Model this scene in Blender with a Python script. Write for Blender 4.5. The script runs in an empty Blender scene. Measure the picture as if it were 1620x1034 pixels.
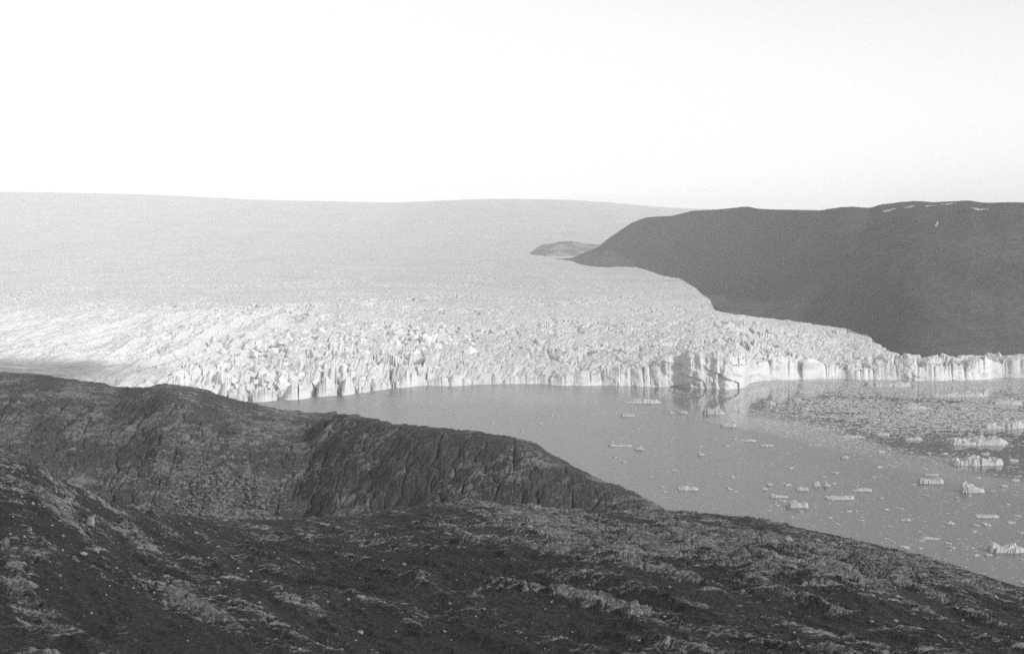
import bpy, math
import numpy as np
from mathutils import Vector

# ------------------------------------------------------------------ camera, sky, sun, exposure
F = 2225.0            # focal length in photo pixels (1620 wide)
CX, HR = 810.0, 400.0 # photo column of the axis, photo row of eye level
H = 250.0             # camera height above the fjord (m)
sc = bpy.context.scene
COL = sc.collection
cam = bpy.data.cameras.new('camera')
cam.sensor_width = 36.0
cam.lens = 36.0 * F / 1620.0
cam.shift_y = -(517.0 - HR) / 1620.0
cam.clip_start = 0.5
cam.clip_end = 90000.0
cam_o = bpy.data.objects.new('camera', cam)
COL.objects.link(cam_o)
cam_o.location = (0, 0, H)
cam_o.rotation_euler = (math.radians(90), 0, 0)
sc.camera = cam_o

SUN_DIR = Vector((0.71, -0.50, 0.49)).normalized()   # towards the sun: right, a little behind
SUN_EL = math.asin(SUN_DIR.z)
SUN_AZ = math.atan2(SUN_DIR.x, SUN_DIR.y)               # clockwise from +Y
world = bpy.data.worlds.new('World')
sc.world = world
world.use_nodes = True
wn, wl = world.node_tree.nodes, world.node_tree.links
wn.clear()
w_out = wn.new('ShaderNodeOutputWorld')
w_bg = wn.new('ShaderNodeBackground')
w_sky = wn.new('ShaderNodeTexSky')
w_sky.sky_type = 'NISHITA'
w_sky.sun_disc = False
w_sky.sun_elevation = SUN_EL
w_sky.sun_rotation = SUN_AZ
w_sky.air_density = 1.0
w_sky.dust_density = 0.3
w_sky.ozone_density = 1.0
w_sep = wn.new('ShaderNodeVectorMath')                  # an orthochromatic plate: it sees green and blue, not red
w_sep.operation = 'DOT_PRODUCT'
w_sep.inputs[1].default_value = (0.0, 0.5, 0.5)
wl.new(w_sky.outputs[0], w_sep.inputs[0])
wl.new(w_sep.outputs['Value'], w_bg.inputs['Color'])
wl.new(w_bg.outputs[0], w_out.inputs[0])
w_bg.inputs['Strength'].default_value = 0.15
sun = bpy.data.lights.new('sun', 'SUN')
sun.energy = 2.5
sun.angle = math.radians(0.5)
sun.color = (1.0, 1.0, 1.0)                             # monochrome plate
sun_o = bpy.data.objects.new('sun', sun)
COL.objects.link(sun_o)
sun_o.location = (400, -200, 900)
sun_o.rotation_euler = SUN_DIR.to_track_quat('Z', 'Y').to_euler()
sc.view_settings.view_transform = 'Standard'
sc.view_settings.look = 'None'
sc.view_settings.gamma = 1.0
sc.view_settings.exposure = 0.45
sc.view_settings.use_curve_mapping = False
sc.cycles.max_bounces = 5
sc.cycles.volume_bounces = 1
sc.cycles.use_denoising = False
HAZE = 4.6e-5

# ------------------------------------------------------------------ noise helpers (numpy)
_rg = np.random.default_rng(7)
_ang = _rg.random(256) * 2 * np.pi
GX, GY = np.cos(_ang).astype(np.float32), np.sin(_ang).astype(np.float32)

def _hash(ix, iy, seed):
    h = (ix.astype(np.uint32) * np.uint32(374761393) + iy.astype(np.uint32) * np.uint32(668265263)
         + np.uint32((seed * 2654435761) & 0xffffffff))
    h = (h ^ (h >> np.uint32(13))) * np.uint32(1274126177)
    return h ^ (h >> np.uint32(16))

def perlin(x, y, seed=0):
    x, y = np.broadcast_arrays(np.asarray(x, np.float64), np.asarray(y, np.float64))
    fx, fy = np.floor(x), np.floor(y)
    ix, iy = fx.astype(np.int64), fy.astype(np.int64)
    x, y = (x - fx).astype(np.float32), (y - fy).astype(np.float32)
    u, v = x * x * x * (x * (x * 6 - 15) + 10), y * y * y * (y * (y * 6 - 15) + 10)
    def g(dx, dy):
        k = (_hash(ix + dx, iy + dy, seed) >> np.uint32(7)) & np.uint32(255)
        return GX[k] * (x - dx) + GY[k] * (y - dy)
    a, b, c, d = g(0, 0), g(1, 0), g(0, 1), g(1, 1)
    a = a + u * (b - a)
    c = c + u * (d - c)
    return (a + v * (c - a)) * 1.5

def fbm(x, y, oct=4, seed=0, gain=0.5):
    s, a, t = 0.0, 1.0, 0.0
    for k in range(oct):
        s = s + a * perlin(x * 2.03 ** k, y * 2.03 ** k, seed + k * 17)
        t += a
        a *= gain
    return s / t

def ridged(x, y, oct=3, seed=0, gain=0.5):
    s, a, t = 0.0, 1.0, 0.0
    for k in range(oct):
        s = s + a * (1 - np.minimum(1, np.abs(perlin(x * 2.07 ** k, y * 2.07 ** k, seed + k * 31)) * 1.7))
        t += a
        a *= gain
    return s / t

def voronoi(x, y, seed=0, jit=0.9):
    """F1, F2, a random number per cell, offset to the cell's point"""
    fx, fy = np.floor(x).astype(np.int64), np.floor(y).astype(np.int64)
    f1 = np.full(x.shape, 9.0, np.float32); f2 = f1.copy()
    rid = np.zeros(x.shape, np.float32); ox = rid.copy(); oy = rid.copy()
    for dx in (-1, 0, 1):
        for dy in (-1, 0, 1):
            h = _hash(fx + dx, fy + dy, seed)
            px = ((h & np.uint32(1023)) / 1023.0 - 0.5) * jit + 0.5
            py = (((h >> np.uint32(10)) & np.uint32(1023)) / 1023.0 - 0.5) * jit + 0.5
            ex, ey = fx + dx + px - x, fy + dy + py - y
            d = np.sqrt(ex * ex + ey * ey).astype(np.float32)
            near = d < f1
            f2 = np.where(near, f1, np.minimum(f2, d))
            rid = np.where(near, ((h >> np.uint32(20)) & np.uint32(1023)) / 1023.0, rid)
            ox, oy = np.where(near, -ex, ox), np.where(near, -ey, oy)
            f1 = np.minimum(f1, d)
    return f1, f2, rid, ox, oy

def sstep(a, b, x):
    t = np.clip((x - a) / (b - a), 0, 1)
    return t * t * (3 - 2 * t)

def smax(a, b, k):
    h = np.clip(0.5 + 0.5 * (a - b) / k, 0, 1)
    return b + (a - b) * h + k * h * (1 - h)

def lerp(a, b, t):
    return a + (b - a) * t

def curve(pts):
    """smooth monotone-ish interpolation through (x, y) points"""
    xs = np.array([p[0] for p in pts], float); ys = np.array([p[1] for p in pts], float)
    m = np.gradient(ys, xs)
    dl = np.diff(ys) / np.diff(xs)
    m[0], m[-1] = dl[0], dl[-1]
    for i in range(1, len(xs) - 1):
        m[i] = 0.0 if dl[i - 1] * dl[i] <= 0 else 2 * dl[i - 1] * dl[i] / (dl[i - 1] + dl[i])
    def f(x):
        x = np.clip(np.asarray(x, float), xs[0], xs[-1])
        i = np.clip(np.searchsorted(xs, x) - 1, 0, len(xs) - 2)
        h = xs[i + 1] - xs[i]; t = (x - xs[i]) / h
        return ((2 * t**3 - 3 * t**2 + 1) * ys[i] + (t**3 - 2 * t**2 + t) * h * m[i]
                + (-2 * t**3 + 3 * t**2) * ys[i + 1] + (t**3 - t**2) * h * m[i + 1])
    return f

def zrow(row, Y):          # height of a point seen at a row from the camera, at depth Y
    return H - (row - HR) / F * Y

# ------------------------------------------------------------------ object helpers
def tag(o, label=None, cat=None, group=None, kind=None):
    if label: o['label'] = label
    if cat: o['category'] = cat
    if group: o['group'] = group
    if kind: o['kind'] = kind
    return o

def mesh_obj(name, co, faces, mat, parent=None, smooth=False, attrs=None):
    me = bpy.data.meshes.new(name)
    co = np.asarray(co, np.float32)
    if isinstance(faces, np.ndarray):
        nf, k = faces.shape
        me.vertices.add(len(co)); me.vertices.foreach_set('co', co.ravel())
        me.loops.add(nf * k); me.loops.foreach_set('vertex_index', faces.astype(np.int32).ravel())
        me.polygons.add(nf)
        me.polygons.foreach_set('loop_start', np.arange(0, nf * k, k, dtype=np.int32))
        me.polygons.foreach_set('loop_total', np.full(nf, k, np.int32))
        me.update(calc_edges=True)
    else:
        me.from_pydata(co.tolist(), [], faces)
    me.polygons.foreach_set('use_smooth', np.full(len(me.polygons), smooth, dtype=bool))
    for an, av in (attrs or {}).items():
        a = me.attributes.new(an, 'FLOAT', 'POINT')
        a.data.foreach_set('value', np.asarray(av, np.float32).ravel())
    me.materials.append(mat)
    o = bpy.data.objects.new(name, me)
    COL.objects.link(o)
    if parent is not None: o.parent = parent
    return o

def grid_faces(nr, nc):
    i = np.arange(nr * nc).reshape(nr, nc)
    return np.stack([i[:-1, :-1], i[:-1, 1:], i[1:, 1:], i[1:, :-1]], -1).reshape(-1, 4)

def sheet(name, X, Y, Z, mat, parent=None, smooth=True, attrs=None, keep=None):
    f = grid_faces(*X.shape)
    co = np.stack([X, Y, Z], -1).reshape(-1, 3)
    if keep is not None:
        f = f[keep.reshape(-1)[f].all(1)]
        used = np.zeros(len(co), bool); used[f.ravel()] = True
        re = np.cumsum(used) - 1
        f = re[f]; co = co[used]
        attrs = {k: np.asarray(v).reshape(-1)[used] for k, v in (attrs or {}).items()}
    return mesh_obj(name, co, f, mat, parent, smooth, attrs)

# ------------------------------------------------------------------ materials
def new_mat(name):
    m = bpy.data.materials.new(name); m.use_nodes = True
    nt = m.node_tree
    return m, nt, nt.nodes['Principled BSDF'], nt.nodes['Material Output']

def nd(nt, typ, **kw):
    n = nt.nodes.new(typ)
    for k, v in kw.items():
        if k in n.inputs: n.inputs[k].default_value = v
        else: setattr(n, k, v)
    return n

def noise_node(nt, vec, scale, detail=4.0, rough=0.55, dist=0.0):
    n = nd(nt, 'ShaderNodeTexNoise', Scale=scale, Detail=detail, Roughness=rough, Distortion=dist)
    nt.links.new(vec, n.inputs['Vector'])
    return n.outputs['Fac']

def mapped(nt, scale=(1, 1, 1), rot=0.0):
    tc = nd(nt, 'ShaderNodeTexCoord')
    mp = nd(nt, 'ShaderNodeMapping')
    mp.inputs['Rotation'].default_value = (0, 0, rot)
    mp.inputs['Scale'].default_value = scale
    nt.links.new(tc.outputs['Object'], mp.inputs['Vector'])
    return mp.outputs['Vector']

def ramp(nt, fac, stops):
    r = nd(nt, 'ShaderNodeValToRGB')
    e = r.color_ramp.elements
    while len(e) < len(stops): e.new(0.5)
    for k, (p, v) in enumerate(stops):
        e[k].position = p; e[k].color = (v, v, v, 1)
    nt.links.new(fac, r.inputs[0])
    return r.outputs['Color']

def math_n(nt, op, a, b=None, clamp=False):
    n = nd(nt, 'ShaderNodeMath', operation=op, use_clamp=clamp)
    for k, v in enumerate((a, b)):
        if v is None: continue
        if isinstance(v, (int, float)): n.inputs[k].default_value = v
        else: nt.links.new(v, n.inputs[k])
    return n.outputs[0]

def mixv(nt, fac, a, b):
    n = nd(nt, 'ShaderNodeMix', data_type='FLOAT')
    for k, v in ((0, fac), (2, a), (3, b)):
        if isinstance(v, (int, float)): n.inputs[k].default_value = v
        else: nt.links.new(v, n.inputs[k])
    return n.outputs[0]

def attr(nt, name):
    a = nd(nt, 'ShaderNodeAttribute', attribute_name=name)
    return a.outputs['Fac']

def bump(nt, bs, height, dist, strength=1.0):
    b = nd(nt, 'ShaderNodeBump', Strength=strength, Distance=dist)
    nt.links.new(height, b.inputs['Height'])
    nt.links.new(b.outputs[0], bs.inputs['Normal'])

def ground_mat(name, heath, rock, k, rot=0.96):
    """heath and bare rock told apart by the mesh's rock attribute; k scales the grain (metres)"""
    m, nt, bs, _ = new_mat(name)
    v = mapped(nt)
    vs = mapped(nt, (0.14, 1.0, 1.0), rot)           # grain drawn out along the strata
    n1 = noise_node(nt, v, 0.9 / k, 6, 0.7)
    n2 = noise_node(nt, vs, 0.35 / k, 6, 0.65, 0.4)
    n3 = noise_node(nt, v, 0.06 / k, 4, 0.6)
    a = attr(nt, 'rock')
    a = math_n(nt, 'ADD', a, math_n(nt, 'MULTIPLY', math_n(nt, 'SUBTRACT', n2, 0.5), 1.5))
    a = math_n(nt, 'ADD', a, math_n(nt, 'MULTIPLY', math_n(nt, 'SUBTRACT', n1, 0.5), 0.9))
    fac = ramp(nt, a, ((0.40, 0.0), (0.62, 1.0)))
    hc = ramp(nt, n1, ((0.28, heath[0]), (0.55, heath[1]), (0.72, heath[2])))
    rc = ramp(nt, math_n(nt, 'ADD', math_n(nt, 'MULTIPLY', n2, 0.6), math_n(nt, 'MULTIPLY', n1, 0.4)),
              ((0.34, rock[0]), (0.5, rock[1]), (0.66, rock[2])))
    c = mixv(nt, fac, hc, rc)
    c = math_n(nt, 'MULTIPLY', c, mixv(nt, n3, 0.65, 1.35))
    nt.links.new(c, bs.inputs['Base Color'])
    bs.inputs['Roughness'].default_value = 0.92
    bs.inputs['Specular IOR Level'].default_value = 0.15
    bump(nt, bs, math_n(nt, 'ADD', n1, n2), 1.1 * k, 1.0)
    return m

MAT_NEAR = ground_mat('heath_and_gneiss', (0.014, 0.034, 0.076), (0.045, 0.13, 0.32), 1.0)
MAT_MID = ground_mat('hill_rock', (0.05, 0.074, 0.10), (0.09, 0.155, 0.22), 2.4)
MAT_FAR = ground_mat('mountain_heath', (0.086, 0.098, 0.11), (0.096, 0.112, 0.128), 14.0)
MAT_KNOLL = ground_mat('moraine_debris', (0.12, 0.19, 0.28), (0.22, 0.34, 0.48), 10.0)

def boulder_mat(name, lo, hi, k=1.0):
    m, nt, bs, _ = new_mat(name)
    n = noise_node(nt, mapped(nt), 2.2 / k, 5, 0.65)
    nt.links.new(ramp(nt, n, ((0.3, lo), (0.7, hi))), bs.inputs['Base Color'])
    bs.inputs['Roughness'].default_value = 0.9
    bs.inputs['Specular IOR Level'].default_value = 0.2
    bump(nt, bs, n, 0.25 * k)
    return m
MAT_STONE = boulder_mat('lichened_stone', 0.12, 0.28)
MAT_SCREE = boulder_mat('scree_stone', 0.07, 0.18, 1.5)
MAT_PALE = boulder_mat('pale_stone', 0.16, 0.34)

def ice_mat(name, base, dirt, scale, rough=0.6, bdist=1.5):
    m, nt, bs, _ = new_mat(name)
    v = mapped(nt)
    n1 = noise_node(nt, v, scale, 6, 0.65)
    n2 = noise_node(nt, mapped(nt, (1, 0.3, 1)), scale * 0.25, 5, 0.6, 0.6)
    c = ramp(nt, math_n(nt, 'ADD', math_n(nt, 'MULTIPLY', n1, 0.5), math_n(nt, 'MULTIPLY', n2, 0.5)),
             ((0.32, base * 0.80), (0.5, base), (0.68, min(0.9, base * 1.08))))
    d = math_n(nt, 'MULTIPLY', attr(nt, 'dirt'), mixv(nt, n1, 0.4, 1.6), clamp=True)
    c = mixv(nt, d, c, dirt)
    nt.links.new(c, bs.inputs['Base Color'])
    bs.inputs['Roughness'].default_value = rough
    bs.inputs['IOR'].default_value = 1.31
    bs.inputs['Specular IOR Level'].default_value = 0.3
    bump(nt, bs, n1, bdist, 0.8)
    return m
MAT_ICE = ice_mat('glacier_ice', 0.68, 0.22, 0.06, bdist=5.0)
MAT_BERG = ice_mat('iceberg_ice', 0.41, 0.25, 0.5, bdist=0.6)
MAT_BRASH = ice_mat('brash_ice', 0.42, 0.2, 0.5, bdist=0.4)
MAT_SNOW = ice_mat('old_snow', 0.42, 0.2, 0.05)

# ------------------------------------------------------------------ water
def water_material():
    m, nt, bs, _ = new_mat('fjord_water')
    tc = nd(nt, 'ShaderNodeTexCoord')
    sx = nd(nt, 'ShaderNodeSeparateXYZ')
    nt.links.new(tc.outputs['Object'], sx.inputs[0])
    x, y = sx.outputs[0], sx.outputs[1]
    # light airs: patches of slightly ruffled and of glassy water
    nb = noise_node(nt, mapped(nt, (1, 0.35, 1)), 0.010, 5, 0.6, 0.8)
    e = math_n(nt, 'SUBTRACT', math_n(nt, 'ADD', x, math_n(nt, 'MULTIPLY', y, 0.46)), 165 + 0.46 * 2318)
    e = math_n(nt, 'SUBTRACT', e, math_n(nt, 'MULTIPLY', math_n(nt, 'SUBTRACT', y, 1620.0), 0.14, ))
    e = math_n(nt, 'ADD', e, math_n(nt, 'MULTIPLY', math_n(nt, 'SUBTRACT', nb, 0.5), 240))
    calm = math_n(nt, 'ADD', math_n(nt, 'MULTIPLY', e, 1 / 110.0), 0.4, clamp=True)
    # sheltered water along the ice front on the left stays half smooth
    shelt = math_n(nt, 'MULTIPLY', math_n(nt, 'ADD', math_n(nt, 'MULTIPLY', y, 1 / 500.0), math_n(nt, 'SUBTRACT', math_n(nt, 'MULTIPLY', nb, 1.2), 5.1)), 0.55, clamp=True)
    ruf = math_n(nt, 'SUBTRACT', 1.0, math_n(nt, 'MAXIMUM', calm, shelt))
    ruf = math_n(nt, 'MULTIPLY', ruf, mixv(nt, nb, 0.85, 1.15), clamp=True)
    rip = noise_node(nt, mapped(nt, (1, 1, 1)), 0.6, 3, 0.6)
    bs.inputs['Base Color'].default_value = (0.11, 0.11, 0.11, 1)
    bs.inputs['IOR'].default_value = 1.33
    nt.links.new(mixv(nt, ruf, 0.06, 0.28), bs.inputs['Roughness'])
    b = nd(nt, 'ShaderNodeBump', Distance=0.4)
    nt.links.new(mixv(nt, ruf, 0.02, 0.42), b.inputs['Strength'])
    nt.links.new(rip, b.inputs['Height'])
    nt.links.new(b.outputs[0], bs.inputs['Normal'])
    return m
wx = np.array([-14000, 14000.0]); wy = np.array([-2500, 25500.0])
Xw, Yw = np.meshgrid(wx, wy)
water = sheet('water', Xw, Yw, np.zeros_like(Xw), water_material())
tag(water, 'grey fjord water with calm dark reflections below the far mountain', 'water', kind='structure')

# ------------------------------------------------------------------ glacier
front_row = curve([(-500, 668), (0, 655), (200, 645), (360, 633), (440, 630), (520, 624), (600, 615), (700, 608), (800, 606), (900, 607),
                   (1000, 609), (1080, 611), (1140, 613), (1176, 612), (1190, 603), (1230, 600), (1290, 599), (1340, 598),
                   (1420, 600), (1480, 602), (1540, 600), (1566, 598), (1590, 596), (1640, 597), (2300, 596)])
top_row = curve([(-500, 640), (0, 618), (200, 612), (300, 607), (400, 603), (480, 598), (560, 594), (640, 588), (760, 584), (900, 580),
                 (1000, 574), (1060, 566), (1120, 563), (1180, 567), (1230, 571), (1300, 573), (1360, 572), (1410, 570),
                 (1480, 573), (1500, 573), (1540, 571), (1570, 570), (1590, 565), (1640, 564), (2300, 563)])
sil_pts = [(845, 404), (890, 420), (905, 423), (1000, 428), (1075, 440), (1100, 455), (1112, 466), (1124, 474), (1131, 491), (1150, 495), (1200, 500),
           (1280, 512), (1352, 524), (1358, 528), (1377, 532), (1382, 541), (1410, 558), (1480, 567), (1505, 567), (1530, 563), (1560, 560), (1640, 560), (2300, 557)]
def sil_row(x):
    return np.interp(x, [p[0] for p in sil_pts], [p[1] for p in sil_pts])
hor_row = curve([(-500, 298), (0, 303), (130, 305), (250, 308), (330, 312), (420, 316), (520, 318), (620, 320), (700, 317), (790, 314.5), (860, 315), (950, 319), (1020, 325), (1100, 330), (1200, 331), (2300, 330)])
z_far = curve([(1500, 10), (2000, 24), (2700, 50), (3500, 76), (4500, 108), (6000, 166), (8000, 255), (12000, 480), (16000, 715), (20000, 900)])

def front_y(px):
    X0 = (px - CX) / F * 2600
    Yf = H * F / (front_row(px) - HR)
    return Yf + 24 * perlin(X0 / 110, 0.3, 3) + 12 * perlin(X0 / 38, 0.7, 4)

def glacier_base(px, Y):
    Yf = H * F / (front_row(px) - HR)
    Yt = Yf + 14
    zt = zrow(top_row(px), Yt)
    zf = z_far(np.minimum(Y, 20000))
    hz = zrow(hor_row(px), 20000.0)
    k = sstep(7000, 20000, Y)
    zf = zf + (hz - 900.0) * k - 0.02 * np.maximum(0, Y - 20000)
    t = sstep(0, 1500, Y - Yt)
    z = lerp(zt + np.maximum(0, Y - Yt) * 0.022, zf, t)
    # on the left the ice comes down to the water in a broken slope with only a low cliff at its foot
    low = np.interp(px, [300, 900, 990, 1040, 1180, 1215, 1330, 1380, 1500, 1560], [0.70, 0.62, 0.25, 0.0, 0.0, 0.25, 0.25, 0.35, 0.30, 0.15])
    return z - zt * low * (1 - sstep(-40, 150 + 40 * perlin(px / 60.0, 0.4, 46), Y - Yt))

def glacier_end(px):
    """depth at which the ice surface meets the mountain's margin"""
    px = np.asarray(px, float)
    Yg = np.geomspace(2300, 9000, 700)
    out = np.full(px.shape, 1e6)
    for i, p in np.ndenumerate(px):
        if p < 845: continue
        s = HR - (glacier_base(np.full(700, p), Yg) - H) / Yg * F      # row
        lim = sil_row(p)
        ok = np.nonzero(s <= lim)[0]
        Yt = H * F / (front_row(p) - HR) + 14
        out[i] = max(Yg[ok[0]], Yt + 60)
    return out

px = np.concatenate([np.arange(-230, 1680, 1.75), np.arange(1680, 2290, 6)])
U = (px - CX) / F
YEND = glacier_end(px)
rows = np.concatenate([np.arange(0, 1500, 8.0), 1500 + np.cumsum(np.linspace(8, 40, 110))])
rows = np.concatenate([rows, np.geomspace(rows[-1] + 40, 19500, 100)])
NW = 34
fy = front_y(px)
PX = np.broadcast_to(px, (len(rows), len(px)))
Ys = fy[None, :] + 14 + rows[:, None]
Xs = U[None, :] * Ys
Zs = glacier_base(PX, Ys)
wob = 30 * fbm(Xs / 140, Ys / 140, 2, 40)
f1, f2, rid, ox, oy = voronoi((Xs + wob) / 34, (Ys + wob) / 46, 5)
g1, g2, gid, gx, gy = voronoi((Xs - wob) / 13, (Ys + wob * 0.5) / 17, 9)
left = sstep(-380, -620, Xs) * sstep(4300, 3500, Ys)                    # long ridges at the left
margin = sstep(-560, -800, Xs + 40 * fbm(Xs / 200, Ys / 200, 2, 2)) * sstep(2760, 2560, Ys + (Xs + 800) * 0.2)   # smooth dirty margin
behind = Ys - fy[None, :]
amp = np.interp(Ys, [2200, 3000, 3600, 4600, 6500, 9000, 20000], [14, 13, 8, 3.6, 1.8, 1.0, 0.0])
patch = 0.3 + 1.15 * sstep(-0.2, 0.4, fbm(Xs / 300, Ys / 330, 3, 77)) * (0.55 + 0.8 * ridged(Xs / 700 + 0.2 * perlin(Xs / 300, Ys / 300, 5), Ys / 190, 2, 78) ** 2)
ser = (rid - 0.45) * 1.3 + (ox * np.cos(rid * 40) + oy * np.sin(rid * 40)) * 1.1 - 1.1 * sstep(0.16, 0.0, f2 - f1)
ser2 = (gid - 0.5) * 0.9 + (gx * np.cos(gid * 31) + gy * np.sin(gid * 31)) * 0.8 - 0.5 * sstep(0.2, 0.0, g2 - g1)
long_r = ridged((Xs - 0.01 * Ys + 16 * perlin(Xs / 160, Ys / 380, 8)) / 74, Ys / 640, 3, 21, 0.4) - 0.55
band = (ridged(Xs / 420 + 0.3 * perlin(Xs / 200, Ys / 260, 6), (Ys + 0.25 * Xs) / 85, 2, 79) - 0.5) * sstep(5200, 3400, Ys)
D = amp * patch * (0.85 * ser + 0.20 * ser2) * (1 - 0.9 * left) + amp * 1.15 * band * (1 - left) + 30 * long_r * left + 1.6 * left * ser2 + 2.4 * left * ser
D = D * (1 - 0.85 * margin) + 3 * margin * ridged(Xs / 90, Ys / 28, 3, 15)
side = np.interp(PX, [150, 330, 620, 760, 950, 1100, 1500], [0.7, 1.2, 1.15, 0.7, 0.6, 0.9, 0.7])
side = side * (1 + 0.45 * sstep(420, 60, behind) * np.interp(PX, [200, 300, 620, 750], [0, 1, 1, 0]))
D = D * lerp(side, 1.0, sstep(3600, 4600, Ys))
D = D * sstep(-60, 30, behind)
D = D + (7 * perlin(Xs / 24, Ys / 40, 92) + 6 * perlin(Xs / 60, 0.5, 93)) * np.exp(-np.maximum(behind - 14, 0) / 70) * (1 - left) * np.interp(PX, [300, 420, 1400, 1500], [0.5, 1, 1, 0.5]) + 10 * fbm(Xs / 900, Ys / 1500, 3, 50) * sstep(3500, 6000, Ys) * sstep(19000, 14000, Ys)
D = D + amp * 0.2 * fbm(Xs / 9, Ys / 14, 2, 91) * (1 - 0.9 * left)
Zs = Zs + D
over = np.where(PX > 985, Ys - YEND[None, :] - 700 * sstep(1060, 985, PX), -1.0)
back = (Ys > 9300) & (PX < 1400)
edge_w = 14 * perlin(Ys / 40, Xs / 40, 66)
Zs = np.where((over + edge_w > 0) & (over > -1) & ~back, Zs - np.minimum(over + edge_w, 200) * 0.55, Zs)
keep = (over < 200) | back
# the cliff: rows of the same columns from under the water to the brink
tw = np.linspace(0, 1, NW)[:, None]
zt = Zs[0][None, :]
Zw = -4 + (zt + 4) * tw
Xf = (U * fy)[None, :]
hgt = np.clip(zt / 45, 0.3, 1.3) * np.interp(px, [300, 420, 600, 900, 990, 1060, 1180, 1215, 1240, 1330, 1390, 1500], [0.9, 0.9, 0.6, 0.6, 1.0, 1.25, 1.1, 0.8, 0.3, 0.35, 0.8, 0.9])[None, :]
Xf = Xf + 26 * perlin(Xf / 95, 0.2, 95) + 8 * perlin(Xf / 30, Zw / 40, 96)
hgt = hgt * np.clip(0.65 + 1.3 * perlin(Xf / 140, 0.6, 97), 0.15, 1.3)
flute = (8 * (ridged(Xf / 30 + 0.2 * perlin(Xf / 60, Zw / 40, 1), Zw / 110, 2, 12) - 0.55)
         + 3.2 * perlin(Xf / 11, Zw / 22, 14) + 2.2 * perlin(Xf / 5, Zw / 9, 15)) * hgt
wv1, wv2, wid, wox, woy = voronoi(np.broadcast_to(Xf, Zw.shape) / 34 + 0.03 * Zw + 0.5 * perlin(Xf / 40, Zw / 25, 19), Zw / 26, 44)
flute = flute + (6 * (wid - 0.5) + 4.5 * wox * sstep(-0.1, 0.4, perlin(Xf / 120, Zw / 300, 18))) * hgt
# broken blocks and ledges rather than flutes along the left and the far right
bv1, bv2, bid, box_, boy_ = voronoi((Xf + 0.6 * Zw) / 30 + 0.4 * perlin(Xf / 50, Zw / 20, 41), (Zw - 0.25 * Xf) / 15, 42)
cv1, cv2, cid, cox, coy = voronoi((Xf - 0.5 * Zw) / 11, (Zw + 0.2 * Xf) / 8, 43)
broken = (10 * (bid - 0.2) + 3 * box_) * sstep(0.0, 0.4, bv2 - bv1) + (3.4 * (cid - 0.2) + 1.0 * cox) * sstep(0.0, 0.4, cv2 - cv1) + 9 * fbm(Xf / 42, Zw / 26, 4, 45)
broken = -0.75 * broken * np.clip(zt / 40, 0.3, 1.2)
wflute = np.interp(px, [900, 1000, 1190, 1230, 1360, 1420], [0.12, 0.8, 0.75, 0.25, 0.3, 0.1])[None, :]
smooth_w = np.interp(px, [1215, 1245, 1330, 1370], [1, 0.3, 0.35, 1])[None, :]
flute = (lerp(broken, flute, wflute)) * smooth_w
ease = np.minimum(1, np.minimum(tw * 5 + 0.25, (1 - tw) * 6))
lean = np.interp(px, [380, 900, 1000, 1200, 1400], [52, 40, 24, 24, 30])[None, :]
Yw_ = fy[None, :] + 14 - lean + lean * tw ** 1.15 + flute * 0.8 * ease
Xw_ = U[None, :] * Yw_
Xg = np.concatenate([Xw_[:-1], Xs]); Yg = np.concatenate([Yw_[:-1], Ys]); Zg = np.concatenate([Zw[:-1], Zs])
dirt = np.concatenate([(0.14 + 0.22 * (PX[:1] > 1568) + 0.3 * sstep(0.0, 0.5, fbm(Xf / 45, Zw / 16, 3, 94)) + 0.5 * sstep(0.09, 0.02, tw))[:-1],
                       np.interp(PX, [150, 450, 750], [0.03, 0.17, 0.30]) + 0.75 * margin * (0.6 + 0.8 * ridged(Xs / 160, (Ys + 0.2 * Xs) / 30, 3, 20)) + 0.10 * sstep(0.62, 0.8, ridged(Xs / 900, (Ys + 0.2 * Xs) / 240, 2, 23)) * sstep(3200, 5000, Ys) + 0.3 * sstep(1505, 1530, PX) * sstep(-0.2, 0.3, fbm(Xs / 30, Ys / 60, 3, 19))
                       + 0.10 * sstep(3500, 6000, Ys) * sstep(450, 1000, PX)])
keepg = np.concatenate([np.ones_like(Zw[:-1], bool), keep])
glacier = sheet('glacier', Xg, Yg, Zg, MAT_ICE, smooth=False, attrs={'dirt': dirt}, keep=keepg)
tag(glacier, 'broad white crevassed glacier ending in a steep ice cliff at the fjord', 'glacier', kind='structure')

# ------------------------------------------------------------------ far mountain, knoll and snow patches
crest_row = curve([(846, 408), (875, 409), (900, 408), (925, 399), (945, 391), (960, 379), (985, 362), (1005, 350), (1030, 343), (1060, 341.5), (1085, 336), (1100, 333),
                   (1125, 332), (1150, 330), (1182, 327), (1200, 330), (1250, 332), (1300, 333), (1312, 330), (1345, 327), (1375, 329), (1385, 326),
                   (1400, 323), (1450, 318), (1475, 319.5), (1500, 319), (1530, 317), (1560, 320.5), (1600, 319.5), (1640, 320), (2300, 324)])
crest_y = curve([(846, 7500), (900, 7100), (960, 7300), (1040, 6800), (1090, 6600), (1140, 6300), (1200, 5850), (1300, 5150), (1400, 4560), (1500, 4180), (1620, 3850), (2300, 3500)])
pm = np.concatenate([np.arange(850, 1660, 1.9), np.arange(1660, 2300, 8)])
ye = np.minimum(glacier_end(pm), 7600)
ye = np.convolve(np.pad(ye, 40, mode='edge'), np.hanning(83)[1:-1] / np.hanning(83).sum(), 'valid')
ye = lerp(ye, np.convolve(np.pad(ye, 60, mode='edge'), np.hanning(123)[1:-1] / np.hanning(123).sum(), 'valid'), sstep(1030, 1150, pm)) - 40 * sstep(900, 1000, pm)
yc = np.maximum(crest_y(pm), ye + 150)
yc = np.convolve(np.pad(yc, 40, mode='edge'), np.hanning(83)[1:-1] / np.hanning(83).sum(), 'valid')
zfoot = glacier_base(pm, ye) - 22
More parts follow.
